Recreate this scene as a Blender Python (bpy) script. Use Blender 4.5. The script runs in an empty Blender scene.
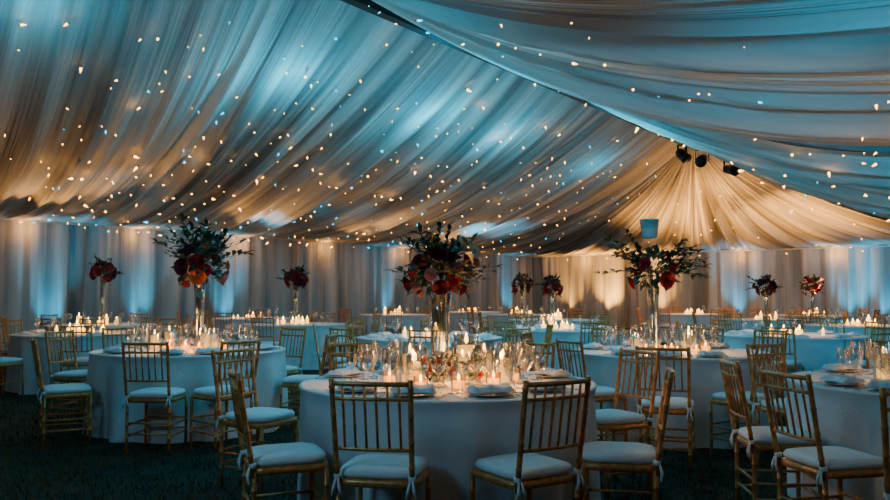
import bpy, math, random
from mathutils import Vector, Matrix
random.seed(7)
R=random.random
def U(a,b): return a+(b-a)*R()
pi=math.pi
COL=bpy.context.scene.collection
# ------------------------------------------------------------ frame helpers
F=800.0; CAMZ=1.32; HOR=293
def W(n,a,z=0): return Vector((-0.808*n+0.589*a, 0.589*n+0.808*a, z))
def PX(px,d,z=0): return Vector(((px-445)/F*d,d,z))
def proj(p):
    return (445+F*p.x/p.y, HOR-F*(p.z-CAMZ)/p.y) if p.y>0.3 else (-999,-999)
NL,NR_,NRG=16.56,-3.2,6.68
AE,AP=28.65,19.7
ZE,ZR=2.8,5.15
# ------------------------------------------------------------ materials
def nodes(m):
    m.use_nodes=True
    return m.node_tree.nodes,m.node_tree.links
def mat(name,col,rough=0.5,metal=0.0,noise=0.0,nscale=20,bump=0.0,bscale=60,emit=None,estr=0,trans=0,sheen=0,sss=0):
    m=bpy.data.materials.new(name); N,L=nodes(m); b=N['Principled BSDF']
    b.inputs['Base Color'].default_value=(*col,1); b.inputs['Roughness'].default_value=rough
    b.inputs['Metallic'].default_value=metal
    if trans: b.inputs['Transmission Weight'].default_value=trans
    if sheen: b.inputs['Sheen Weight'].default_value=sheen
    if emit:
        b.inputs['Emission Color'].default_value=(*emit,1); b.inputs['Emission Strength'].default_value=estr
        m.cycles.emission_sampling='NONE'
    if noise or bump:
        tc=N.new('ShaderNodeTexCoord')
        if noise:
            n=N.new('ShaderNodeTexNoise'); n.inputs['Scale'].default_value=nscale; n.inputs['Detail'].default_value=4
            L.new(tc.outputs['Object'],n.inputs['Vector'])
            r=N.new('ShaderNodeValToRGB')
            r.color_ramp.elements[0].position=.3; r.color_ramp.elements[1].position=.7
            r.color_ramp.elements[0].color=(*[c*(1-noise) for c in col],1)
            r.color_ramp.elements[1].color=(*[min(1,c*(1+noise)) for c in col],1)
            L.new(n.outputs['Fac'],r.inputs['Fac']); L.new(r.outputs['Color'],b.inputs['Base Color'])
        if bump:
            n2=N.new('ShaderNodeTexNoise'); n2.inputs['Scale'].default_value=bscale
            L.new(tc.outputs['Object'],n2.inputs['Vector'])
            bp=N.new('ShaderNodeBump'); bp.inputs['Strength'].default_value=bump; bp.inputs['Distance'].default_value=.02
            L.new(n2.outputs['Fac'],bp.inputs['Height']); L.new(bp.outputs['Normal'],b.inputs['Normal'])
    return m
def drape_mat(name,col,su,sv,strength=.6,dark=.35):
    """sheer fabric: fine pleats running along V, sheer/dense streaks that also put fold shading into the colour"""
    m=bpy.data.materials.new(name); N,L=nodes(m); b=N['Principled BSDF']
    b.inputs['Roughness'].default_value=.75; b.inputs['Specular IOR Level'].default_value=.2
    uv=N.new('ShaderNodeUVMap'); uv.uv_map='UVMap'
    mp=N.new('ShaderNodeMapping'); mp.inputs['Scale'].default_value=(su,sv,1)
    L.new(uv.outputs['UV'],mp.inputs['Vector'])
    n=N.new('ShaderNodeTexNoise'); n.inputs['Scale'].default_value=1; n.inputs['Detail'].default_value=4; n.inputs['Roughness'].default_value=.5; n.inputs['Distortion'].default_value=.15
    L.new(mp.outputs['Vector'],n.inputs['Vector'])
    bp=N.new('ShaderNodeBump'); bp.inputs['Strength'].default_value=strength; bp.inputs['Distance'].default_value=.12
    L.new(n.outputs['Fac'],bp.inputs['Height']); L.new(bp.outputs['Normal'],b.inputs['Normal'])
    mp2=N.new('ShaderNodeMapping'); mp2.inputs['Scale'].default_value=(su*.3,sv*.8,1)
    L.new(uv.outputs['UV'],mp2.inputs['Vector'])
    n2=N.new('ShaderNodeTexNoise'); n2.inputs['Scale'].default_value=1; n2.inputs['Detail'].default_value=6; n2.inputs['Roughness'].default_value=.55
    L.new(mp2.outputs['Vector'],n2.inputs['Vector'])
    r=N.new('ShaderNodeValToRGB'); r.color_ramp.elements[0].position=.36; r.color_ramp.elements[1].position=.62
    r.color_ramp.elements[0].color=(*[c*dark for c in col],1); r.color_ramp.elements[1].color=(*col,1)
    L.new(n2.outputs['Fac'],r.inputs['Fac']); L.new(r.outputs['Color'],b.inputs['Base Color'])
    return m
M={}
M['ceil']=drape_mat('ceiling_voile',(.80,.78,.72),6.5,.35,1.0,.28)
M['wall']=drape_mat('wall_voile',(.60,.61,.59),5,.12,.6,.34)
M['cloth']=mat('tablecloth_linen',(.72,.74,.75),.85,noise=.06,nscale=6,bump=.15,bscale=40,sheen=.1)
M['cloth2']=mat('napkin_linen',(.72,.76,.80),.85,noise=.05,nscale=30,bump=.2,bscale=120)
M['gold']=mat('gilded_wood',(.66,.27,.075),.33,.3,noise=.3,nscale=35)
M['cushion']=mat('cushion_fabric',(.85,.87,.88),.8,noise=.05,nscale=20,bump=.15,bscale=150,sheen=.1)
M['china']=mat('white_china',(.7,.7,.7),.15)
M['steel']=mat('polished_steel',(.65,.62,.58),.2,1.0)
M['wax']=mat('candle_wax',(.8,.52,.2),.5,emit=(1,.50,.10),estr=1.9,noise=.05)  # emission stands in for flame light glowing through the wax
M['flame']=mat('candle_flame',(1,.6,.2),.5,emit=(1,.52,.13),estr=22)
M['glow']=mat('votive_glow',(.8,.5,.15),.4,emit=(1,.47,.07),estr=3.8)
M['leaf']=mat('leaf_green',(.022,.048,.020),.6,noise=.5,nscale=9)
M['leaf2']=mat('eucalyptus_leaf',(.040,.068,.036),.65,noise=.4,nscale=9)
M['stem']=mat('flower_stem',(.04,.08,.03),.5)
M['red']=mat('rose_red',(.46,.007,.016),.6,noise=.5,nscale=45)
M['dred']=mat('rose_burgundy',(.17,.004,.022),.6,noise=.4,nscale=45)
M['orange']=mat('ranunculus_orange',(.75,.15,.02),.55,noise=.3,nscale=25)
M['pink']=mat('rose_blush',(.60,.24,.22),.6,noise=.2,nscale=25)
M['cream']=mat('rose_cream',(.9,.85,.74),.6,noise=.1,nscale=25)
M['black']=mat('black_metal',(.012,.012,.014),.45,.5)
M['beam']=mat('tent_aluminium_dark',(.025,.023,.021),.5,.6,noise=.2)
M['rail']=mat('eave_valance',(.55,.48,.38),.8,noise=.2)
M['fairy']=mat('fairy_bulb_warm',(1,.7,.3),.4,emit=(1,.42,.07),estr=10)
M['fairyc']=mat('fairy_bulb_cool',(.5,.8,1),.4,emit=(.0,.6,1),estr=4)
M['lens']=mat('lamp_lens',(.6,.75,.9),.1,emit=(.3,.6,.8),estr=.2)
M['shade']=mat('white_lamp_shade',(.36,.33,.30),.7,noise=.1)
M['soil']=mat('ground_soil',(.018,.018,.008),.95,noise=.5,nscale=4,bump=.6,bscale=30)
M['grass']=mat('grass_blade',(.060,.062,.012),.7,noise=.5,nscale=3)
def glassmat(name,tint,lo=.14):
    m=bpy.data.materials.new(name); N,L=nodes(m); out=N['Material Output']; N.remove(N['Principled BSDF'])
    t=N.new('ShaderNodeBsdfTransparent'); t.inputs['Color'].default_value=(*tint,1)
    g=N.new('ShaderNodeBsdfGlossy'); g.inputs['Roughness'].default_value=.14
    lw=N.new('ShaderNodeLayerWeight'); lw.inputs['Blend'].default_value=.55
    mr=N.new('ShaderNodeMapRange'); mr.inputs['To Min'].default_value=lo; mr.inputs['To Max'].default_value=1
    L.new(lw.outputs['Facing'],mr.inputs['Value'])
    mx=N.new('ShaderNodeMixShader'); L.new(mr.outputs['Result'],mx.inputs['Fac']); L.new(t.outputs[0],mx.inputs[1]); L.new(g.outputs[0],mx.inputs[2])
    L.new(mx.outputs[0],out.inputs['Surface']); return m
M['glass']=glassmat('clear_glass',(.95,.97,.97)); M['aglass']=glassmat('amber_glass',(.95,.62,.28),.06)
# ------------------------------------------------------------ mesh builder
class MB:
    def __init__(s): s.v=[];s.f=[];s.m=[];s.mats=[];s.cur=0
    def use(s,k):
        mm=M[k]
        if mm not in s.mats: s.mats.append(mm)
        s.cur=s.mats.index(mm); return s
    def face(s,f): s.f.append(tuple(f)); s.m.append(s.cur)
    def tube(s,pts,rs,seg=8,cap=True):
        pts=[Vector(p) for p in pts]
        if not isinstance(rs,(list,tuple)): rs=[rs]*len(pts)
        b=len(s.v)
        t0=(pts[-1]-pts[0]).normalized() if (pts[-1]-pts[0]).length>1e-6 else Vector((0,0,1))
        ref=Vector((1,0,0)) if abs(t0.x)<.8 else Vector((0,1,0))
        for i,p in enumerate(pts):
            t=(pts[min(i+1,len(pts)-1)]-pts[max(i-1,0)]).normalized()
            x=t.cross(ref).normalized(); y=t.cross(x)
            for k in range(seg):
                an=2*pi*k/seg; s.v.append(p+(x*math.cos(an)+y*math.sin(an))*rs[i])
        for i in range(len(pts)-1):
            for k in range(seg):
                a=b+i*seg+k; c=b+i*seg+(k+1)%seg
                s.face((a,c,c+seg,a+seg))
        if cap:
            s.face(range(b+seg-1,b-1,-1)); e=b+(len(pts)-1)*seg; s.face(range(e,e+seg))
        return s
    def lathe(s,prof,seg=20,c=(0,0,0),fr=None,capb=True,capt=True,sq=None):
        b=len(s.v); c=Vector(c)
        for (r,z) in prof:
            for k in range(seg):
                an=2*pi*k/seg; rr=r
                if sq:
                    ca,sa=abs(math.cos(an)),abs(math.sin(an)); rr=r/((ca**sq+sa**sq)**(1/sq))
                if fr: rr=fr(r,z,an)
                s.v.append(c+Vector((rr*math.cos(an),rr*math.sin(an),z)))
        for i in range(len(prof)-1):
            for k in range(seg):
                a=b+i*seg+k; d=b+i*seg+(k+1)%seg
                s.face((a,d,d+seg,a+seg))
        if capb: s.face(range(b+seg-1,b-1,-1))
        if capt:
            e=b+(len(prof)-1)*seg; s.face(range(e,e+seg))
        return s
    def box(s,c,d,rz=0):
        b=len(s.v); c=Vector(c); m=Matrix.Rotation(rz,3,'Z')
        for x in(-.5,.5):
            for y in(-.5,.5):
                for z in(-.5,.5): s.v.append(c+m@Vector((x*d[0],y*d[1],z*d[2])))
        for f in((0,1,3,2),(4,6,7,5),(0,4,5,1),(2,3,7,6),(0,2,6,4),(1,5,7,3)): s.face([b+i for i in f])
        return s
    def leaf(s,p,dirv,up,l,w):
        d=Vector(dirv).normalized(); x=d.cross(Vector(up))
        if x.length<1e-3: x=d.cross(Vector((1,0,.1)))
        x.normalize(); nrm=x.cross(d); b=len(s.v); p=Vector(p)
        for t,ww,h in((0,0,0),(.3,.8,.03),(.6,1,.02),(1,0,-.12)):
            q=p+d*l*t+nrm*l*h
            if ww==0: s.v.append(q)
            else:
                s.v.append(q-x*w*.5*ww+nrm*w*.15); s.v.append(q); s.v.append(q+x*w*.5*ww+nrm*w*.15)
        s.face((b,b+1,b+2)); s.face((b,b+2,b+3)); s.face((b+1,b+4,b+5,b+2)); s.face((b+2,b+5,b+6,b+3)); s.face((b+4,b+7,b+5)); s.face((b+5,b+7,b+6))
    def mesh(s,name,smooth=True):
        me=bpy.data.meshes.new(name); me.from_pydata([tuple(v) for v in s.v],[],s.f)
        for mm in s.mats: me.materials.append(mm)
        me.polygons.foreach_set('material_index',s.m)
        me.polygons.foreach_set('use_smooth',[smooth]*len(me.polygons)); me.update(); return me
def link(o): COL.objects.link(o); return o
def spawn(kind,parts,loc,rz=0,sc=1,label='',cat='',group=None):
    """parts: list of (name, mesh, offset, rotation, scale) or a single mesh"""
    if isinstance(parts,bpy.types.Mesh): root=link(bpy.data.objects.new(kind,parts))
    else:
        root=link(bpy.data.objects.new(kind,None)); root.empty_display_size=.2
    root.location=loc; root.rotation_euler=(0,0,rz); root.scale=(sc,)*3
    root['label']=label; root['category']=cat
    if group: root['group']=group
    if isinstance(parts,list):
        for p in parts:
            o=link(bpy.data.objects.new(p[0],p[1])); o.parent=root
            if len(p)>2 and p[2] is not None:
                o.location=p[2]
            if len(p)>3 and p[3]: o.rotation_euler=p[3]
            if len(p)>4 and p[4]: o.scale=(p[4],)*3
    return root
def structure(name,me,label):
    o=link(bpy.data.objects.new(name,me)); o['kind']='structure'; o['label']=label; o['category']='tent' if 'floor' not in name else 'lawn'; return o
# ------------------------------------------------------------ fold noise
class Fold:
    """sum of waves; negative wavelength = sharp gathered crease"""
    def __init__(s,ws,seed):
        r=random.Random(seed); s.c=[(2*pi/abs(w)*r.uniform(.85,1.15),r.uniform(0,6.28),am,w<0) for w,am in ws]
    def __call__(s,u):
        t=0
        for k,ph,am,sh in s.c:
            x=k*u+ph+1.3*math.sin(k*.23*u+ph)
            if sh:
                m=.5+.5*math.sin(k*.31*u+ph*2)
                t+=am*m*(2*abs(math.sin(x*.5))-1)
            else: t+=am*math.sin(x)
        return t
def gridmesh(name,nu,nv,fn,key,uvfn):
    vs=[];fs=[];uvs=[]
    for i in range(nu+1):
        for j in range(nv+1):
            vs.append(tuple(fn(i/nu,j/nv))); uvs.append(uvfn(i/nu,j/nv))
    for i in range(nu):
        for j in range(nv):
            a=i*(nv+1)+j; fs.append((a,a+nv+1,a+nv+2,a+1))
    me=bpy.data.meshes.new(name); me.from_pydata(vs,[],fs); me.materials.append(M[key])
    ul=me.uv_layers.new(name='UVMap')
    for l in me.loops: ul.data[l.index].uv=uvs[l.vertex_index]
    me.polygons.foreach_set('use_smooth',[True]*len(me.polygons)); me.update(); return me
# ------------------------------------------------------------ ceiling
foldL=Fold([(2.3,.10),(1.2,.07),(-.75,.15),(-.36,.09),(.21,.012)],3)
def left_pt(ae,s,off=0):
    ar=min(ae-3.4,AP)
    sag=.80
    e=max(0,math.sin(pi*min(1,s)))**(.6 if s<.5 else 1.0)
    a=ar+(ae-ar)*s+ .30*math.sin(ae*.9)*math.sin(pi*s)
    n=NRG+(NL-NRG)*s
    fan=.35+.65*min(1,s*1.4)
    z=ZR+(ZE-ZR)*s - sag*4*s*(1-s)*(1-.25*s) + foldL(ae+.25*math.sin(2.2*s+ae*.5))*e*fan*(1.0 if ae<AP else .8) - off
    return W(n,a,z)
A0=-7
me=gridmesh('ceiling',1150,34,lambda u,v:left_pt(A0+(AE-A0)*u,v),'ceil',lambda u,v:(A0+(AE-A0)*u,v*3))
structure('ceiling',me,'cream voile ceiling lining swagged from ridge to eave')
foldH=Fold([(2.4,.14),(1.1,.09),(-.8,.13),(-.4,.08),(.25,.012)],5)
def hip_pt(ne,s,off=0):
    p=W(NRG,AP); q=W(ne,AE); x=p.lerp(q,s)
    z=ZR+(ZE-ZR)*s-.6*4*s*(1-s)*(1-.2*s)+foldH(ne)*math.sin(pi*s)**.7*min(1,s*1.6)-off
    return Vector((x.x,x.y,z))
me=gridmesh('ceiling',600,30,lambda u,v:hip_pt(NL+(NR_-NL)*u,v),'ceil',lambda u,v:(40+20*u,v*3))
structure('ceiling',me,'cream voile lining fanned out from the tent peak')
foldR=Fold([(1.9,.08),(.9,.07),(-.7,.16),(-.33,.10),(.2,.012)],9)
STRIPS=[(-5,-.4),(-.4,3.7),(3.7,7.6),(7.6,11.8),(11.8,15.8),(15.8,AP),(AP,AE)]
def right_pt(k,u,s,off=0):
    a0,a1=STRIPS[k]; ae=a0+(a1-a0)*u+(.12 if u>.999 else 0)
    ar=min(ae,AP) if k<6 else AP
    a=ar+(ae-ar)*s+(.35*math.sin(pi*s) if k<5 else .35*math.sin(pi*s)*(1-u) if k==5 else 0)
    n=NRG+(NR_-NRG)*s
    tilt=(.66 if k<5 else .40)*u**1.3 if k<6 else 0
    if k==6: tilt=.40*(1-u)
    sp=max(0,math.sin(pi*s))
    z=ZR+(ZE-ZR)*s-.52*4*s*(1-s)-tilt*sp**1.15-.36*math.sin(pi*u)*sp**1.1+foldR(ae+.22*math.sin(2.4*s)+k*.7)*sp**1.0*(1-.7*u**8)-off
    return W(n,a,z)
for k,(a0,a1) in enumerate(STRIPS):
    me=gridmesh('ceiling',190,40,lambda u,v:right_pt(k,u,v),'ceil',lambda u,v:(100+a0+(a1-a0)*u,v*3))
    structure('ceiling',me,'sheer voile ceiling swag hung between ridge and eave')
# ------------------------------------------------------------ wall curtains
foldW=Fold([(1.3,.06),(.62,.05),(-.42,.07),(.19,.010)],11)
def wallmesh(name,p0,p1,nrm,nu):
    ln=(p1-p0).length
    def fn(u,v):
        z=.01+(ZE-.02)*v; amp=1.15-.55*v
        f=foldW(u*ln+p0.x)
        p=p0.lerp(p1,u)+nrm*(f*amp+.12); return Vector((p.x,p.y,z))
    return gridmesh(name,nu,10,fn,'wall',lambda u,v:(u*ln,v*ZE))
nv=W(1,0); av=W(0,1)
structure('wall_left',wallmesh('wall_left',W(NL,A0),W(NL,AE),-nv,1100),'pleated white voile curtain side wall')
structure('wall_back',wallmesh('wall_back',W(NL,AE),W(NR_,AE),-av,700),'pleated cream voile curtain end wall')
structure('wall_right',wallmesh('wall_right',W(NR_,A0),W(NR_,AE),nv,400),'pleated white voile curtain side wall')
# ------------------------------------------------------------ table positions
T1=PX(448,5.1); T2=PX(192,8.0); T3=PX(668,7.75); T4=PX(942,5.05)
NEAR=[T1,T2,T3,T4]
FARC_=[(86,11.3),(103,14.3),(296,14.6),(765,17.0),(552,17.0),(430,10.3),(790,10.8),(522,21),(812,20.3),(300,11.4),(560,12.6),(895,8.4),(200,14.0),(395,13.6),(660,14.0),(860,14.0),
 (250,18),(350,18.5),(440,17.2),(640,18.2),(695,21.5),(600,23),(395,21),(470,24),(890,18),(20,13)]
FAR=[]
for f in FARC_:
    p=PX(*f)
    if all((p-q).length>2.75 for q in NEAR+[PX(*g) for g in FAR]): FAR.append(f)
ALLT=NEAR+[PX(*f) for f in FAR]
# ------------------------------------------------------------ floor + grass
b=MB().use('soil')
for n_,a_ in((NL+1,A0),(NR_-1,A0),(NR_-1,AE+1),(NL+1,AE+1)): b.v.append(W(n_,a_,0))
b.face((0,1,2,3))
structure('floor',b.mesh('floor'),'dark lawn under the tent')
g=MB().use('grass')
for i in range(34000):
    d=3.1+ (R()**1.6)*7; px=U(-20,910); p=PX(px,d)
    if any((p-q).length<1.0 for q in ALLT): continue
    h=U(.02,.055); an=U(0,2*pi); w=U(.002,.004)*(1+d*.12); dx=Vector((math.cos(an),math.sin(an),0)); t=Vector((U(-.02,.02),U(-.02,.02),h))
    k=len(g.v); g.v+=[p-dx*w,p+dx*w,p+t]; g.face((k,k+1,k+2))
o=link(bpy.data.objects.new('grass',g.mesh('grass',False))); o['kind']='stuff'; o['label']='short dark green grass blades covering the ground'; o['category']='grass'
# ------------------------------------------------------------ ridge beam
b=MB().use('beam')
def seg_beam(b,p,q,w,h):
    t=(q-p).normalized(); x=t.cross(Vector((0,0,1))).normalized(); u=x.cross(t); k=len(b.v)
    for e in(p,q):
        for sx,sz in((-1,-1),(1,-1),(1,1),(-1,1)): b.v.append(e+x*w*.5*sx+u*h*.5*sz)
    for f in((0,1,2,3),(7,6,5,4),(0,4,5,1),(1,5,6,2),(2,6,7,3),(3,7,4,0)): b.face([k+i for i in f])
seg_beam(b,W(NRG+.07,A0,ZR-.10),W(NRG+.07,AP-.2,ZR-.10),.14,.18)
structure('trim_1',b.mesh('trim_1',False),'dark aluminium ridge beam')
b=MB().use('rail'); seg_beam(b,W(NL-.25,A0,ZE-.01),W(NL-.25,AE,ZE-.01),.04,.05)
structure('trim_2',b.mesh('trim_2',False),'cream eave trim along the side curtain')
b=MB().use('rail'); seg_beam(b,W(NL,AE-.25,ZE-.01),W(NR_,AE-.25,ZE-.01),.04,.05)
structure('trim_3',b.mesh('trim_3',False),'cream eave trim along the end curtain')
# ------------------------------------------------------------ chiavari chair
def turned(b,p,q,r,rings,seg=8):
    p=Vector(p);q=Vector(q); ts=[0]; rs=[r]
    for t in rings:
        ts+=[t-.014,t-.005,t+.005,t+.014]; rs+=[r,r*1.22,r*1.22,r]
    ts.append(1); rs.append(r)
    b.tube([p.lerp(q,t) for t in ts],rs,seg)
b=MB().use('gold'); turned(b,(0,0,0),(0,0,.43),.0135,[.3,.55,.8]); LEG=b.mesh('leg')
b=MB().use('gold'); b.tube([(-.17,0,0),(.17,0,0)],.0085); b.tube([(-.17,0,.09),(.17,0,.09)],.0085); STR=b.mesh('stretcher')
b=MB().use('gold')
b.lathe([(.185,.415),(.197,.42),(.20,.435),(.197,.45),(.185,.455)],32,sq=7,fr=None)
SEAT=b.mesh('seat')
b=MB().use('cushion')
b.lathe([(.150,.455),(.182,.457),(.193,.468),(.194,.482),(.185,.496),(.15,.506),(.09,.511),(.03,.512)],36,sq=5)
CUSH=b.mesh('cushion')
def backrest(b):
    y0,y1=-.185,-.27
    def Y(z): return y0+(y1-y0)*max(0,(z-.43))/.49
    for sx in(-1,1):
        turned(b,(sx*.178,Y(.40),.40),(sx*.187,Y(.925),.925),.013,[.22,.45,.68,.93])
    for z,r in((.905,.012),(.835,.009),(.60,.0095)):
        b.tube([((-.187+.374*i/8),Y(z)-.018*math.sin(pi*i/8),z) for i in range(9)],r,8)
    for i in range(1,7):
        x=-.187+.374*i/7; c=.018*math.sin(pi*i/7)
        turned(b,(x,Y(.60)-c,.60),(x,Y(.905)-c,.905),.0065,[.35,.7],6)
b=MB().use('gold'); backrest(b); BACK=b.mesh('backrest')
b=MB().use('cushion')
b.lathe([(.016,.455),(.02,.462),(.02,.475),(.016,.48)],10,c=(0,-.192,0))
for dx in(-.012,.014):
    b.tube([(dx*.3,-.205,.468),(dx,-.217,.42),(dx*1.8,-.212,.38)],[.004,.008,.005],6)
TIE=b.mesh('ribbon_tie')
CH=[('seat',SEAT),('cushion',CUSH),('backrest',BACK),('ribbon_tie',TIE,(-.178,0,0)),('ribbon_tie',TIE,(.178,0,0)),
 ('leg',LEG,(-.178,-.185,0)),('leg',LEG,(.178,-.185,0)),('leg',LEG,(-.178,.178,0)),('leg',LEG,(.178,.178,0)),
 ('stretcher',STR,(0,-.185,.16)),('stretcher',STR,(0,.178,.16)),('stretcher',STR,(-.178,0,.14),(0,0,pi/2)),('stretcher',STR,(.178,0,.14),(0,0,pi/2))]
b=MB().use('gold')
for x in(-.178,.178):
    b.tube([(x,.178,0),(x,.178,.43)],.014,5); b.tube([(x,-.185,0),(x,-.185,.42),(x,-.27,.925)],.014,5); b.tube([(x,-.18,.2),(x,.17,.2)],.008,4)
for z,y in((.905,-.267),(.835,-.255),(.60,-.215)): b.tube([(-.187,y,z),(.187,y,z)],.011,5)
for i in range(1,6): 
    x=-.187+.374*i/6; b.tube([(x,-.215,.6),(x,-.267,.905)],.007,4)
b.lathe([(.19,.415),(.2,.43),(.19,.45)],16,sq=7)
b.use('cushion'); b.lathe([(.18,.452),(.193,.47),(.185,.495),(.1,.51)],16,sq=5)
CHF=b.mesh('chair')
chairs_xy=[]
def chair(p,target=None,yaw=None,far=False,group='gold chairs'):
    p=Vector((p[0],p[1],0))
    if yaw is None: d=Vector(target[:2])-Vector(p[:2]); yaw=math.atan2(-d.x,d.y)+U(-.2,.2)
    chairs_xy.append((p.x,p.y))
    return spawn('chiavari_chair',CHF if far else CH,p,yaw,1,'gold bamboo-style banquet chair with a white seat cushion','chair',group)
# ------------------------------------------------------------ round table with cloth
def cloth(Rr,seed):
    rr=random.Random(seed); k1=rr.choice([11,12,13]); p1,p2=rr.uniform(0,6),rr.uniform(0,6)
    def fr(r,z,an):
        if z>=.745: return r
        t=(.745-z)/.745
        f=.65*math.sin(k1*an+p1+.9*math.sin(3*an+p2))+.35*math.sin((k1*2-3)*an+p2)
        return r+t**.6*(.000+.055*f)
    b=MB().use('cloth')
    prof=[(Rr*.985,.005)]+[(Rr*.985,.745*i/10) for i in range(1,10)]+[(Rr*.99,.743),(Rr,.752),(Rr*.995,.758),(Rr*.97,.76),(Rr*.5,.76),(.02,.76)]
    b.lathe(prof,150,fr=fr,capb=False); return b.mesh('tablecloth')
CL=[cloth(.93,i) for i in range(3)]
b=MB().use('gold'); b.lathe([(.88,.715),(.885,.73),(.88,.74)],40); TTOP=b.mesh('tabletop')
def table(p,i=0,sc=1,lab='round banquet table under a floor-length pale cloth',grp='round banquet tables'):
    return spawn('round_table',[('tablecloth',CL[i%3]),('tabletop',TTOP)],(p[0],p[1],0),U(0,6),sc,lab,'table',grp)
TZ=.76
# ------------------------------------------------------------ tableware
def wglass(rb,hs,hb,rt):
    z0=hs; prof=[(.034,.001),(.034,.003),(.010,.006),(.004,.014),(.0035,hs*.9),(.008,hs),(rb*.7,hs+hb*.16),(rb,hs+hb*.42),(rb*.94,hs+hb*.7),(rt,hs+hb)]
    b=MB().use('glass'); b.lathe(prof,16,capt=False); return b.mesh('wine_glass')
WG=wglass(.046,.10,.13,.037); WG2=wglass(.036,.08,.10,.030); FLUTE=wglass(.026,.095,.15,.022)
b=MB().use('china'); b.lathe([(.06,.0),(.075,.004),(.105,.012),(.135,.018),(.136,.020),(.104,.016),(.07,.008),(.02,.007)],32); PLATE=b.mesh('dinner_plate')
def napkin(seed):
    rr=random.Random(seed); nx,ny=16,8; b=MB().use('cloth2'); ph=rr.uniform(0,6)
    for side in(1,0):
        base=len(b.v)
        for i in range(nx+1):
            for j in range(ny+1):
                x=(i/nx-.5)*.23; w=.055+.02*abs(i/nx-.5)*2; y=(j/ny-.5)*2*w
                h=.014+.026*(1-abs(j/ny-.5)*2)**.6+.006*math.sin(j*2.4+ph+i*.3)+.005*math.sin(i*.9+ph)
                if i in(0,nx) or j in(0,ny): h=.008
                b.v.append(Vector((x,y,max(.003,h) if side else .0)))
        for i in range(nx):
            for j in range(ny):
                a=base+i*(ny+1)+j; f=(a,a+ny+1,a+ny+2,a+1); b.face(f if side else f[::-1])
    return b.mesh('napkin')
NP=[napkin(i) for i in range(3)]
b=MB().use('steel'); b.box((0,-.03,.002),(.008,.12,.003)); b.box((0,.04,.002),(.018,.03,.003))
for x in(-.007,-.0023,.0023,.007): b.box((x,.075,.002),(.0025,.045,.002))
FORK=b.mesh('fork',False)
b=MB().use('steel'); b.tube([(0,-.10,.004),(0,-.02,.004),(0,0,.003)],[.005,.0055,.003],6); b.box((0,.055,.003),(.014,.12,.002)); b.tube([(0,.11,.003),(0,.125,.003)],[.006,.001],6); KNIFE=b.mesh('table_knife',False)
def flame(b,z,s=1):
    b.use('flame'); b.lathe([(.001*s,z),(.006*s,z+.008*s),(.0075*s,z+.016*s),(.005*s,z+.028*s),(.001*s,z+.042*s)],8)
    return b
b=MB().use('wax'); b.lathe([(.036,0),(.037,.004),(.037,.118),(.033,.123),(.02,.119),(.004,.118)],20); b.use('black'); b.tube([(0,0,.118),(0,0,.132)],.0012,5); WAXP=b.mesh('candle_wax')
FL=flame(MB(),.13).mesh('flame')
b=MB().use('glass'); b.lathe([(.047,0),(.05,.003),(.05,.17),(.0485,.17),(.0485,.006)],24,capt=False); HUR=b.mesh('glass_cylinder')
PILLAR=[('candle_wax',WAXP,(0,0,.006)),('flame',FL,(0,0,.006)),('glass_cylinder',HUR)]
b=MB().use('glow'); b.lathe([(.024,0),(.025,.003),(.025,.03),(.003,.031)],14); VW=b.mesh('candle_wax')
FLV=flame(MB(),.032,.8).mesh('flame')
b=MB().use('aglass'); b.lathe([(.026,0),(.03,.003),(.034,.06),(.033,.061)],16,capt=False); VG=b.mesh('glass_cup')
VOT=[('candle_wax',VW,(0,0,.004)),('flame',FLV,(0,0,.004)),('glass_cup',VG)]
b=MB().use('glow'); b.lathe([(.024,0),(.028,.04),(.026,.05),(.003,.052)],8); flame(b,.05,1.0); FARC=b.mesh('candle')
b=MB().use('glow'); b.lathe([(.026,0),(.028,.09),(.026,.10),(.003,.102)],8); flame(b,.10,1.0); FARC2=b.mesh('candle')
def put(kind,parts,p,z,rz,lab,cat,grp,sc=1): return spawn(kind,parts,(p[0],p[1],z),rz,sc,lab,cat,grp)
def settings(c,Rr,angs,name):
    for an in angs:
        dirv=Vector((math.cos(an),math.sin(an))); tan=Vector((-dirv.y,dirv.x)); c2=Vector(c[:2])
        rz=an+pi/2
        q=c2+dirv*(Rr-.19); put('dinner_plate',PLATE,q,TZ,rz,'round white china dinner plate on the tablecloth','plate','dinner plates on the tables')
        put('napkin',random.choice(NP),q,TZ+.017,rz+U(-.3,.3),'folded white linen napkin lying on a plate','napkin','folded napkins',U(.95,1.1))
        put('fork',FORK,q-tan*.165,TZ+.001,rz+pi,'polished steel dinner fork','fork','forks at the place settings')
        put('table_knife',KNIFE,q+tan*.165,TZ+.001,rz+pi,'polished steel table knife','knife','knives at the place settings')
        g0=c2+dirv*(Rr-.38)
        put('wine_glass',WG,g0+tan*.09,TZ,0,'clear stemmed wine glass, empty','glass','wine glasses on the tables')
        put('wine_glass',WG2,g0+tan*.18+dirv*.04,TZ,0,'clear stemmed wine glass, empty','glass','wine glasses on the tables')
        put('wine_glass',WG,g0-tan*.10+dirv*.02,TZ,0,'clear stemmed wine glass, empty','glass','wine glasses on the tables',.95)
        put('champagne_flute',FLUTE,g0-dirv*.03,TZ,0,'clear slim champagne flute, empty','glass','champagne flutes on the tables')
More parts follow.
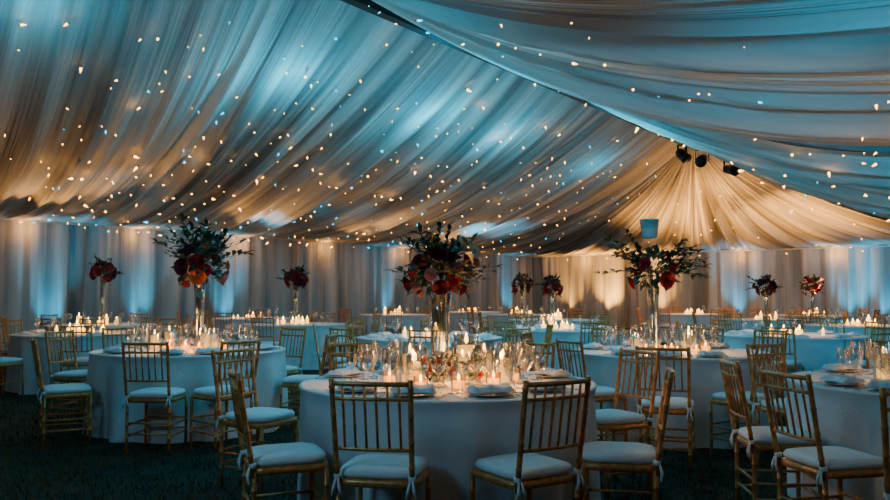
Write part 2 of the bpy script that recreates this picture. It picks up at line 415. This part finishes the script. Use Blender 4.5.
# ------------------------------------------------------------ flowers
def rose(key,seed):
    rr=random.Random(seed); b=MB().use(key)
    for ring,(n,r,h,tilt) in enumerate(((3,.012,.036,.05),(5,.022,.042,.2),(6,.034,.040,.5),(7,.046,.034,.85))):
        for k in range(n):
            a0=2*pi*k/n+ring*.5+rr.uniform(-.1,.1); wd=2*pi/n*.75; base=len(b.v)
            for i in range(5):
                for j in range(4):
                    an=a0+(i/4-.5)*2*wd*.8; t=j/3; rad=r*(.35+.65*math.sin(t*1.5))+tilt*.012*t*t
                    z=h*t*(1-.18*(abs(i-2)/2)**2)-ring*.003
                    if t==1: rad+=.004+tilt*.005
                    b.v.append(Vector((rad*math.cos(an),rad*math.sin(an),z)))
            for i in range(4):
                for j in range(3): a=base+i*4+j; b.face((a,a+4,a+5,a+1))
    return b.mesh('rose')
RO={k:rose(k,i) for i,k in enumerate(('red','dred','orange','pink','cream'))}
def vase(h,r0=.045,r1=.06):
    b=MB().use('glass'); b.lathe([(r0+.02,0),(r0+.02,.008),(r0,.02),(r0,h*.75),(r1,h),(r1-.003,h),(r0-.003,h*.75),(r0-.004,.03)],24,capt=False); return b.mesh('vase')
def foliage(rad,H,long,seed,nshort=150,nlong=9,lsc=1.0,side=0,br=1.0,up=0):
    rr=random.Random(seed); b=MB().use('leaf')
    for i in range(nshort):
        th=rr.uniform(0,2*pi); ph=rr.uniform(-.7,1.45); d=Vector((math.cos(th)*math.cos(ph),math.sin(th)*math.cos(ph),math.sin(ph)))
        b.use('leaf' if rr.random()<.6 else 'leaf2')
        p=Vector((0,0,H))+d*rad*rr.uniform(.5,.95)
        b.leaf(p,d+Vector((rr.uniform(-.9,.9),rr.uniform(-.9,.9),rr.uniform(-.9,.6))),(rr.uniform(-1,1),rr.uniform(-1,1),1),rad*rr.uniform(.28,.5)*lsc,rad*rr.uniform(.12,.22)*lsc)
    for i in range(nlong):
        th=i*2.4+rr.uniform(-.4,.4); ph=rr.uniform(.0+up,1.4) if not side else rr.uniform(-.1,1.0)
        if side: th=(0 if i%2 else pi)+rr.uniform(-.6,.6)
        d=Vector((math.cos(th)*math.cos(ph),math.sin(th)*math.cos(ph),math.sin(ph)))
        p0=Vector((0,0,H)); ln=long*rr.uniform(.7,1.2); pts=[]; cv=Vector((rr.uniform(-.25,.25),rr.uniform(-.25,.25),-.18))
        for t in range(9):
            tt=t/8; pts.append(p0+d*ln*tt+cv*ln*tt*tt)
        b.use('stem'); b.tube(pts,[.0045*(1-.6*t/8) for t in range(9)],5)
        b.use('leaf' if i%2 else 'leaf2'); ls=rr.uniform(.7,1.2)*br
        for t in range(3,9):
            for sd in(-1,1):
                if rr.random()<.15: continue
                sidev=d.cross(Vector((0,0,1))).normalized()*sd
                b.leaf(pts[t],d*.7+sidev+Vector((0,0,rr.uniform(-.5,.6))),(rr.uniform(-.4,.4),rr.uniform(-.4,.4),1),.105*ls,.042*ls)
        b.leaf(pts[-1],d,(0,0,1),.11*ls,.04*ls)
    return b.mesh('foliage')
def stems(h,r,H,seed):
    rr=random.Random(seed); b=MB().use('stem')
    for i in range(9):
        th=rr.uniform(0,6.28); b.tube([(r*.6*math.cos(th+2.5),r*.6*math.sin(th+2.5),.03),(r*.3*math.cos(th),r*.3*math.sin(th),h*.7),(r*1.2*math.cos(th),r*1.2*math.sin(th),H)],.004,5)
    return b.mesh('stems')
def arrangement(p,z,H,rad,long,seed,nrose,cols,label,kind='flower_arrangement',vh=None,nshort=150,nlong=9,rs=1.0,grp=None,side=0,v0=.045,extra=(),rz=None,br=1.0,up=0):
    rr=random.Random(seed+50); vh=vh or H-rad*.55
    parts=[('vase',vase(vh,v0,v0+.015)),('stems',stems(vh,v0,H,seed)),('foliage',foliage(rad,H,long,seed,nshort,nlong,side=side,br=br,up=up))]
    for i in range(nrose):
        gi=(i+.5)/nrose; ph=math.asin(-.6+1.5*gi if -.6+1.5*gi<1 else 1); th=i*2.4+rr.uniform(-.3,.3)
        d=Vector((math.cos(th)*math.cos(ph),math.sin(th)*math.cos(ph),math.sin(ph)))
        rot=d.to_track_quat('Z','Y').to_euler(); c=rr.choice(cols)
        parts.append(('rose',RO[c],Vector((0,0,H))+d*rad*rr.uniform(.6,1.1),rot,rs*rr.uniform(.65,1.3)))
    for (dx,dy,dz,c,s) in extra:
        d=Vector((dx,dy,dz)); parts.append(('rose',RO[c],Vector((0,0,H))+d*rad,d.to_track_quat('Z','Y').to_euler(),s))
    if rz is None: rz=U(0,6) if not side else 0
    return spawn(kind,parts,(p[0],p[1],z),rz,1,label,'flowers',grp)
# ------------------------------------------------------------ main tables
for i,t in enumerate(NEAR): table(t,i)
def ang(t,p): return math.atan2(p[1]-t[1],p[0]-t[0])
def ring_chairs(t,lst,Rr=.93,sett=True,grp=''):
    angs=[]
    for px,d,dy in lst:
        p=PX(px,d); dd=Vector(p[:2])-Vector(t[:2]); mn=Rr+.23+.05*min(1,abs(dy)/.4)
        if dd.length<mn: p=Vector((t[0]+dd.normalized().x*mn,t[1]+dd.normalized().y*mn,0))
        tg=Vector(t[:2])-Vector(p[:2])
        if all((p.x-q[0])**2+(p.y-q[1])**2>.25 for q in chairs_xy): chair(p,yaw=math.atan2(-tg.x,tg.y)+dy,group=grp)
        else: print('skipped chair',px,d)
        angs.append(ang(t,p))
    return angs
A1=ring_chairs(T1,[(386,3.95,0.08),(522,3.96,0.25),(300,4.30,-.42),(609,4.32,.5),(262,5.6,-.15),(606,5.5,.15),(365,6.25,0),(520,6.3,0)],grp='gold chairs around the central table')
settings(T1,.93,A1,'T1')
for i in range(5):
    an=i*.9-1.2; put('wine_glass',WG,(T1.x+.48*math.cos(an),T1.y+.44*math.sin(an)),TZ,0,'clear stemmed wine glass, empty','glass','wine glasses on the tables',U(.95,1.15))
A2=ring_chairs(T2,[(162,6.88,-.15),(97,7.3,-.3),(222,7.0,.35),(290,7.9,0),(82,8.4,0),(130,9.1,0),(200,9.25,0),(272,8.9,0)],grp='gold chairs around the table with tall vase')
settings(T2,.93,A2,'T2')
A3=ring_chairs(T3,[(665,6.2,-.08),(738,6.6,.4),(598,6.95,-.35),(755,8.6,0),(572,8.1,0),(620,8.8,0),(700,9.0,0)],grp='gold chairs around the cloth-covered table')
settings(T3,.93,A3,'T3')
A4=ring_chairs(T4,[(828,4.15,-.45),(777,4.8,-.3),(930,3.5,.05),(835,5.75,0),(895,6.5,0)],grp='gold chairs around the corner table')
settings(T4,.93,A4+[ang(T4,PX(870,4.2))],'T4')
arrangement((T1.x-.05,T1.y+.06),TZ,.675,.19,.31,1,19,['red','dred','red','dred','red','dred','pink'],'tall clear glass vase of deep red and burgundy roses',rs=.82,nshort=190,nlong=28,vh=.56,v0=.06,extra=((1.1,-.95,.72,'cream',.8),(.78,-.95,1.05,'cream',.7),(1.15,-.8,.40,'pink',.6)),rz=0,br=.75,up=.05)
arrangement((T2.x+.08,T2.y),TZ,.82,.24,.50,2,17,['red','red','orange','pink','dred','orange'],'tall glass vase with roses and wild dark branches',rs=1.05,nshort=170,nlong=24,vh=.66,br=1.0,up=.45)
arrangement((T3.x-.13,T3.y+.05),TZ,.76,.22,.48,3,12,['red','red','red','dred'],'tall glass vase with spreading dark foliage and roses',rs=1.0,nshort=170,nlong=24,vh=.62,side=1,br=1.05)
arrangement((T1.x-.06,T1.y-.29),TZ,.11,.085,.13,4,9,['orange','cream','orange','pink'],'small amber bowl of orange and cream blooms',rs=.5,nshort=80,nlong=5,vh=.08,v0=.04,br=.4)
arrangement((T1.x+.16,T1.y-.20),TZ,.10,.070,.10,14,7,['cream','pink','orange'],'small bowl of blush and cream blooms with greenery',rs=.4,nshort=80,nlong=6,vh=.07,v0=.04,br=.35)
def candles(t,items,small=False):
    for kind,dx,dy,sc in items:
        p=(t[0]+dx,t[1]+dy)
        if kind=='p': put('pillar_candle',PILLAR,p,TZ,U(0,6),'lit cream pillar candle in a clear glass cylinder','candle','pillar candles on the tables',sc)
        if kind=='v': put('votive_candle',VOT,p,TZ,0,'lit votive candle in a small amber glass cup','candle','votive candles on the tables',sc)
candles(T1,[('p',-.24,-.02,1.35),('p',.12,.14,1.7),('p',.23,.02,1.35),('p',-.20,-.20,1.1),('p',-.30,.14,1.05),('p',.34,-.12,1.2),('v',-.36,-.14,1.4),('v',.06,-.40,1.4),('v',.27,-.28,1.4),('v',.42,.04,1.3),('v',-.16,-.44,1.3),('p',-.02,.32,1.3),('p',.20,.28,1.1)])
for t in(T2,T3,T4):
    its=[]
    for i in range(14):
        an=2*pi*i/14+.3; r=.22+.12*(i%2); its.append((('p','v','v','v','v','p','v')[i%7],r*math.cos(an),r*math.sin(an),U(.9,1.6)))
    candles(t,its)
# ------------------------------------------------------------ further tables
b=MB().use('glass'); b.lathe([(.034,.001),(.005,.008),(.004,.09),(.036,.13),(.04,.16),(.032,.21)],8,capt=False); WGF=b.mesh('wine_glass')
for i,(px,d) in enumerate(FAR):
    t=PX(px,d); table(t,i)
    ph=U(0,6); nch=8 if d<13 else 6
    for k in range(nch):
        an=ph+2*pi*k/nch+U(-.08,.08); rc=U(1.2,1.3); p=(t.x+rc*math.cos(an),t.y+rc*math.sin(an))
        if any((p[0]-q[0])**2+(p[1]-q[1])**2<.36 for q in chairs_xy): continue
        if any((p[0]-q.x)**2+(p[1]-q.y)**2<1.38 for q in ALLT ): continue
        chair(p,target=t,far=True,group='gold chairs around the further tables')
    nc=9 if d<12 else 8
    for k in range(nc):
        an=2*pi*k/nc+U(-.3,.3); r=.10+.14*(k%3)+U(-.03,.03); put('candle',FARC2 if R()<.25 else FARC,(t.x+r*math.cos(an),t.y+r*math.sin(an)),TZ,0,'small lit candle glowing on a table','candle','candles on the further tables',U(.7,1.6))
    for k in range(8 if d<15 else 4):
        an=ph+2*pi*k/8; put('wine_glass',WGF,(t.x+.6*math.cos(an),t.y+.6*math.sin(an)),TZ,0,'clear stemmed wine glass, empty','glass','wine glasses on the further tables')
    for k in range(8 if d<13 else 0):
        an=ph+2*pi*k/8+.2; put('napkin',NP[k%3],(t.x+.74*math.cos(an),t.y+.74*math.sin(an)),TZ,an+pi/2,'folded white linen napkin on the tablecloth','napkin','folded napkins')
for (px,d,y) in((103,14.3,272),(296,14.6,280),(522,21,286),(552,17.0,288),(765,17.0,288),(812,20.3,287)):
    if (px,d) not in FAR: print('missing table',px,d); continue
    H=CAMZ-(y-HOR)*d/F-TZ; t=PX(px,d)
    arrangement((t.x,t.y),TZ,H,.19*d/14.5,.30,px,14,['red','dred','red','red'],'tall slim vase topped with a ball of red roses',rs=1.15,nshort=110,nlong=9,grp='rose ball centrepieces',v0=.04,vh=H-.1)
# ------------------------------------------------------------ fairy lights
BP=[(.004,.013),(.011,.004),(.0135,-.008),(.009,-.024),(.002,-.050)]
def bulb(key):
    b=MB().use('black'); b.tube([(0,0,.03),(0,0,.012)],.006,6); b.use(key); b.lathe(BP,8); return b.mesh('fairy_light')
FB=[bulb('fairy'),bulb('fairyc')]
cnt=0; placed=[]; extra_l=[]; glowpts=[]
def fairy(p,sc=1,cool=.1,grp='fairy lights scattered under the ceiling drapes',stuff=False,md=36):
    global cnt
    x,y=proj(p)
    if not(-10<x<900 and -8<y<270): return
    if any((x-q[0])**2+(y-q[1])**2<md for q in placed): return
    placed.append((x,y)); c=R()<cool; sc*=min(1,p.y/13)
    if stuff: extra_l.append((p,sc,1 if c else 0)); return
    o=spawn('fairy_light',FB[1] if c else FB[0],p,0,sc,'tiny cool white fairy light bulb' if c else 'tiny warm glowing fairy light bulb','light bulb',grp)
    if not c and sc>.8: glowpts.append(p)
    o.rotation_euler=(U(-1.7,1.7),U(-1.7,1.7),0); cnt+=1
for a_ in(6.2,7.1,11,14.2,15.0,16.6,20.1,22.8,24.7,26.9): fairy(W(NL-.45,a_,ZE-.16),1.4,0,'fairy lights along the eave')
for n_ in(14.6,12.9,10.3,9.4,6.5,4.2): fairy(W(n_,AE-.45,ZE-.16),1.2,0,'fairy lights along the eave')
glowpts=[]
c0=cnt
for i in range(4000):
    if cnt>=c0+105: break
    k=random.choice([1,2,2,3,3,3,4,4,5]); fairy(right_pt(k,U(.05,.9),U(.05,.95),.14),random.choice([.8,1.1,1.6]),.2,md=110)
c0=cnt
for i in range(600):
    if cnt>=c0+20: break
    fairy(hip_pt(U(NR_,NL-2),U(.2,.85),.12),U(.7,1.2),0,md=100)
for i in range(9000):
    if cnt>=298: break
    ae=random.gauss(10,7); s=U(.04,.95)
    if -3<ae<AE-1: fairy(left_pt(ae,s,.12),random.choice([.6,.9,1.1,1.6]),.2,md=60)
for i in range(4000):
    if len(extra_l)>=215: break
    ae=random.gauss(14,7); s=U(.1,.95)
    if 3<ae<AE-1: fairy(left_pt(ae,s,.12),random.choice([.5,.8,1.0]),.2,stuff=True,md=30)
xb=MB()
for p,sc,c in extra_l:
    xb.use('fairyc' if c else 'fairy'); m=Matrix.Rotation(U(0,6),3,'Z')@Matrix.Rotation(U(-1.7,1.7),3,'X'); k0=len(xb.v)
    xb.lathe(BP,6)
    for q in range(k0,len(xb.v)): xb.v[q]=p+m@xb.v[q]*sc
o=link(bpy.data.objects.new('fairy_lights',xb.mesh('fairy_lights'))); o['kind']='stuff'; o['label']='many more tiny warm fairy lights under the drapes'; o['category']='light bulbs'
# ------------------------------------------------------------ stage lights at the peak
b=MB().use('black'); b.lathe([(.05,-.16),(.10,-.14),(.12,-.02),(.12,.14),(.135,.16),(.135,.20)],16); CAN=b.mesh('lamp_housing')
b=MB().use('lens'); b.lathe([(.11,.17),(.11,.175)],16); LEN=b.mesh('lamp_lens')
b=MB().use('black')
for sx in(-1,1): b.box((sx*.155,0,.13),(.012,.05,.30))
b.box((0,0,.28),(.32,.05,.015)); b.tube([(0,0,.28),(0,0,.40)],.02,8); YO=b.mesh('yoke')
for px,y,d,rx,rz in((684,156,17.6,2.3,.6),(704,161,17.1,2.0,-.5),(732,171,16.8,1.8,.3)):
    p=PX(px,d); z=CAMZ-(y-HOR)*d/F
    spawn('stage_light',[('lamp_housing',CAN,(0,0,.05),(rx,0,0)),('lamp_lens',LEN,(0,0,.05),(rx,0,0)),('yoke',YO)],(p.x,p.y,z),rz,.9,'black theatrical spotlight hanging from the ridge beam','stage light','black spotlights at the tent peak')
d=15.5; p=PX(650,d); z=CAMZ-(238-HOR)*d/F
b=MB().use('shade'); b.lathe([(.13,0),(.15,.02),(.17,.30),(.19,.36),(.185,.36),(.14,.02)],20,capb=False,capt=False); SH=b.mesh('lamp_shade')
b=MB().use('rail'); b.tube([(0,0,.2),(0,0,1.6)],.004,6); b.tube([(-.16,0,.25),(.16,0,.25)],.006,6); b.lathe([(.03,.16),(.03,.26)],10); CO=b.mesh('cord')
spawn('pendant_lamp',[('lamp_shade',SH),('cord',CO)],(p.x,p.y,z),0,1,'pale flared pendant lamp hung on a thin cord','lamp')
# ------------------------------------------------------------ lights
def light(kind,loc,power,col,size=.1,target=None,angle=60,blend=.6):
    l=bpy.data.lights.new(kind.lower()+'_lamp',kind); l.energy=power; l.color=col
    if kind=='AREA': l.size=size
    else: l.shadow_soft_size=size
    if kind=='SPOT': l.spot_size=math.radians(angle); l.spot_blend=blend
    o=link(bpy.data.objects.new(kind.lower()+'_lamp',l)); o.location=loc
    if target is not None: o.rotation_euler=(Vector(target)-Vector(loc)).to_track_quat('-Z','Y').to_euler()
    return o
def down(x,y,z,pw,col): light('SPOT',Vector((x,y,z)),pw,col,.05,Vector((x,y-.001,0)),168,.5)
BL=(0,.52,.92); CY=(0,.56,.92); WA=(1,.42,.08); WA2=(1,.46,.12); CA=(1,.45,.11)
for x in(60,150,235,395,515):
    k=(x-445)/F; dd=(NL-.55)/(-.808*k+.589); p=Vector((k*dd,dd,.15))
    light('SPOT',p,230,BL,.05,p+Vector((0,0,1))+nv*.15,58,1)
for x,c in((735,BL),(605,WA),(565,WA),(655,WA),(850,BL),(885,BL)):
    k=(x-445)/F; dd=(AE-.65)/(.589*k+.808); p=Vector((k*dd,dd,.15))
    light('SPOT',p,300 if c is BL else (1600 if x==605 else 650),c,.05,p+Vector((0,0,1))+av*.14,70,1)
for a_ in(7,13,19,25): light('SPOT',W(10.5,a_,2.3),75,BL,.05,W(NL,a_+1,1.3),110,1)  # added teal fill spots for the side curtain
light('SPOT',W(4.5,23.5,2.2),60,BL,.05,W(3.2,AE,1.3),90,1)  # added blue fill spot for the right part of the end curtain
def wash(n,a,tn,ta,pw,col,ang=75,z=.9,tz=4,r=.05): light('SPOT',W(n,a,z),pw,col,r,W(tn,ta,tz),ang,1.0)
# right slope: teal light raking across the folds
wash(0,2.6,3.8,9.5,330,BL,56,2.1,4.1); wash(-2,6,1.5,13,950,BL,75,2.0,3.7); wash(-2.2,11,0,19,1050,BL,80,1.8,3.7); wash(-2,17,1,24,560,BL,80,1.8,3.7)
for a_,pw in((4.0,24),(7.6,56),(10.8,56),(13.2,38),(17.3,22)): light('POINT',W(8.0,a_,3.85),pw,CY,.04)
for a_,pw in((4.2,55),(7.2,80),(10.5,80),(12.6,50)): light('POINT',W(4.6,a_,3.0),pw,CY,.04)
wash(12,17.5,12.4,19.6,560,BL,55,1.5); wash(13.5,11.0,13.2,12.6,150,BL,50,1.5)
for a_,pw in((3,320),(7,270),(11.5,210),(15,190),(19,200)): wash(14.2,a_,12.0,a_-.3,pw,WA2,76,1.6,3.7)
wash(9,22,8,24,1800,WA,95); wash(4,22,5,24,1600,WA,95); light('POINT',W(6.7,21.2,3.3),200,WA,.04)
for n_ in(10,6.5): light('SPOT',W(n_,24.2,2.2),110,WA2,.05,W(n_,AE,1.4),100,1)  # added warm spots brightening the end curtain
# candle glow: warm light falling on the tabletops and the chairs around them
down(T1.x-.12,T1.y-.18,TZ+.38,21,CA); down(T1.x+.28,T1.y-.24,TZ+.34,16,CA); down(T1.x+.02,T1.y+.34,TZ+.40,10,CA)
for t,pw in((T2,28),(T3,28),(T4,16)): down(t.x,t.y-.1,TZ+.42,pw,CA)
for i,(px,d) in enumerate(FAR):
    t=PX(px,d); down(t.x,t.y,TZ+.45,17,CA)
for t in NEAR: light('POINT',(t.x,t.y-.12,TZ+.26),3,CA,.04)
for a in(5.5,8,10.5,13.5,16.5,20,24): light('POINT',W(NL-.4,a,ZE-.16),8,WA,.03)
for n_ in (14,11,8,5,2): light('POINT',W(n_,AE-.45,ZE-.2),14,WA,.03)
# glow of the larger fairy bulbs on the fabric
random.shuffle(glowpts)
for p in glowpts[:34]: light('POINT',p-Vector((0,0,.05)),.6,(1,.5,.14),.015)
# cool overhead key from the camera side, warm kicker
light('AREA',(-2.8,1.2,2.9),38,(.24,.66,1.0),1.0,(-.3,5,.5))
light('AREA',(2.4,2.4,2.95),12,(.26,.66,1.0),.9,(2.5,5,.5))
light('AREA',(1.4,1.4,2.9),60,(1,.48,.16),.6,(.9,5,.6))
# world
w=bpy.data.worlds.new('night'); bpy.context.scene.world=w; w.use_nodes=True
w.node_tree.nodes['Background'].inputs[0].default_value=(.02,.06,.10,1); w.node_tree.nodes['Background'].inputs[1].default_value=.1
# camera
cd=bpy.data.cameras.new('camera'); cam=link(bpy.data.objects.new('camera',cd)); cd.sensor_width=36; cd.lens=36*F/890
cam.location=(0,0,CAMZ); cam.rotation_euler=(pi/2+math.atan(43/F),0,0); cd.clip_end=200
bpy.context.scene.camera=cam
print('fairies',cnt,len(extra_l),'chairs',len(chairs_xy), bpy.context.scene.view_settings.view_transform)
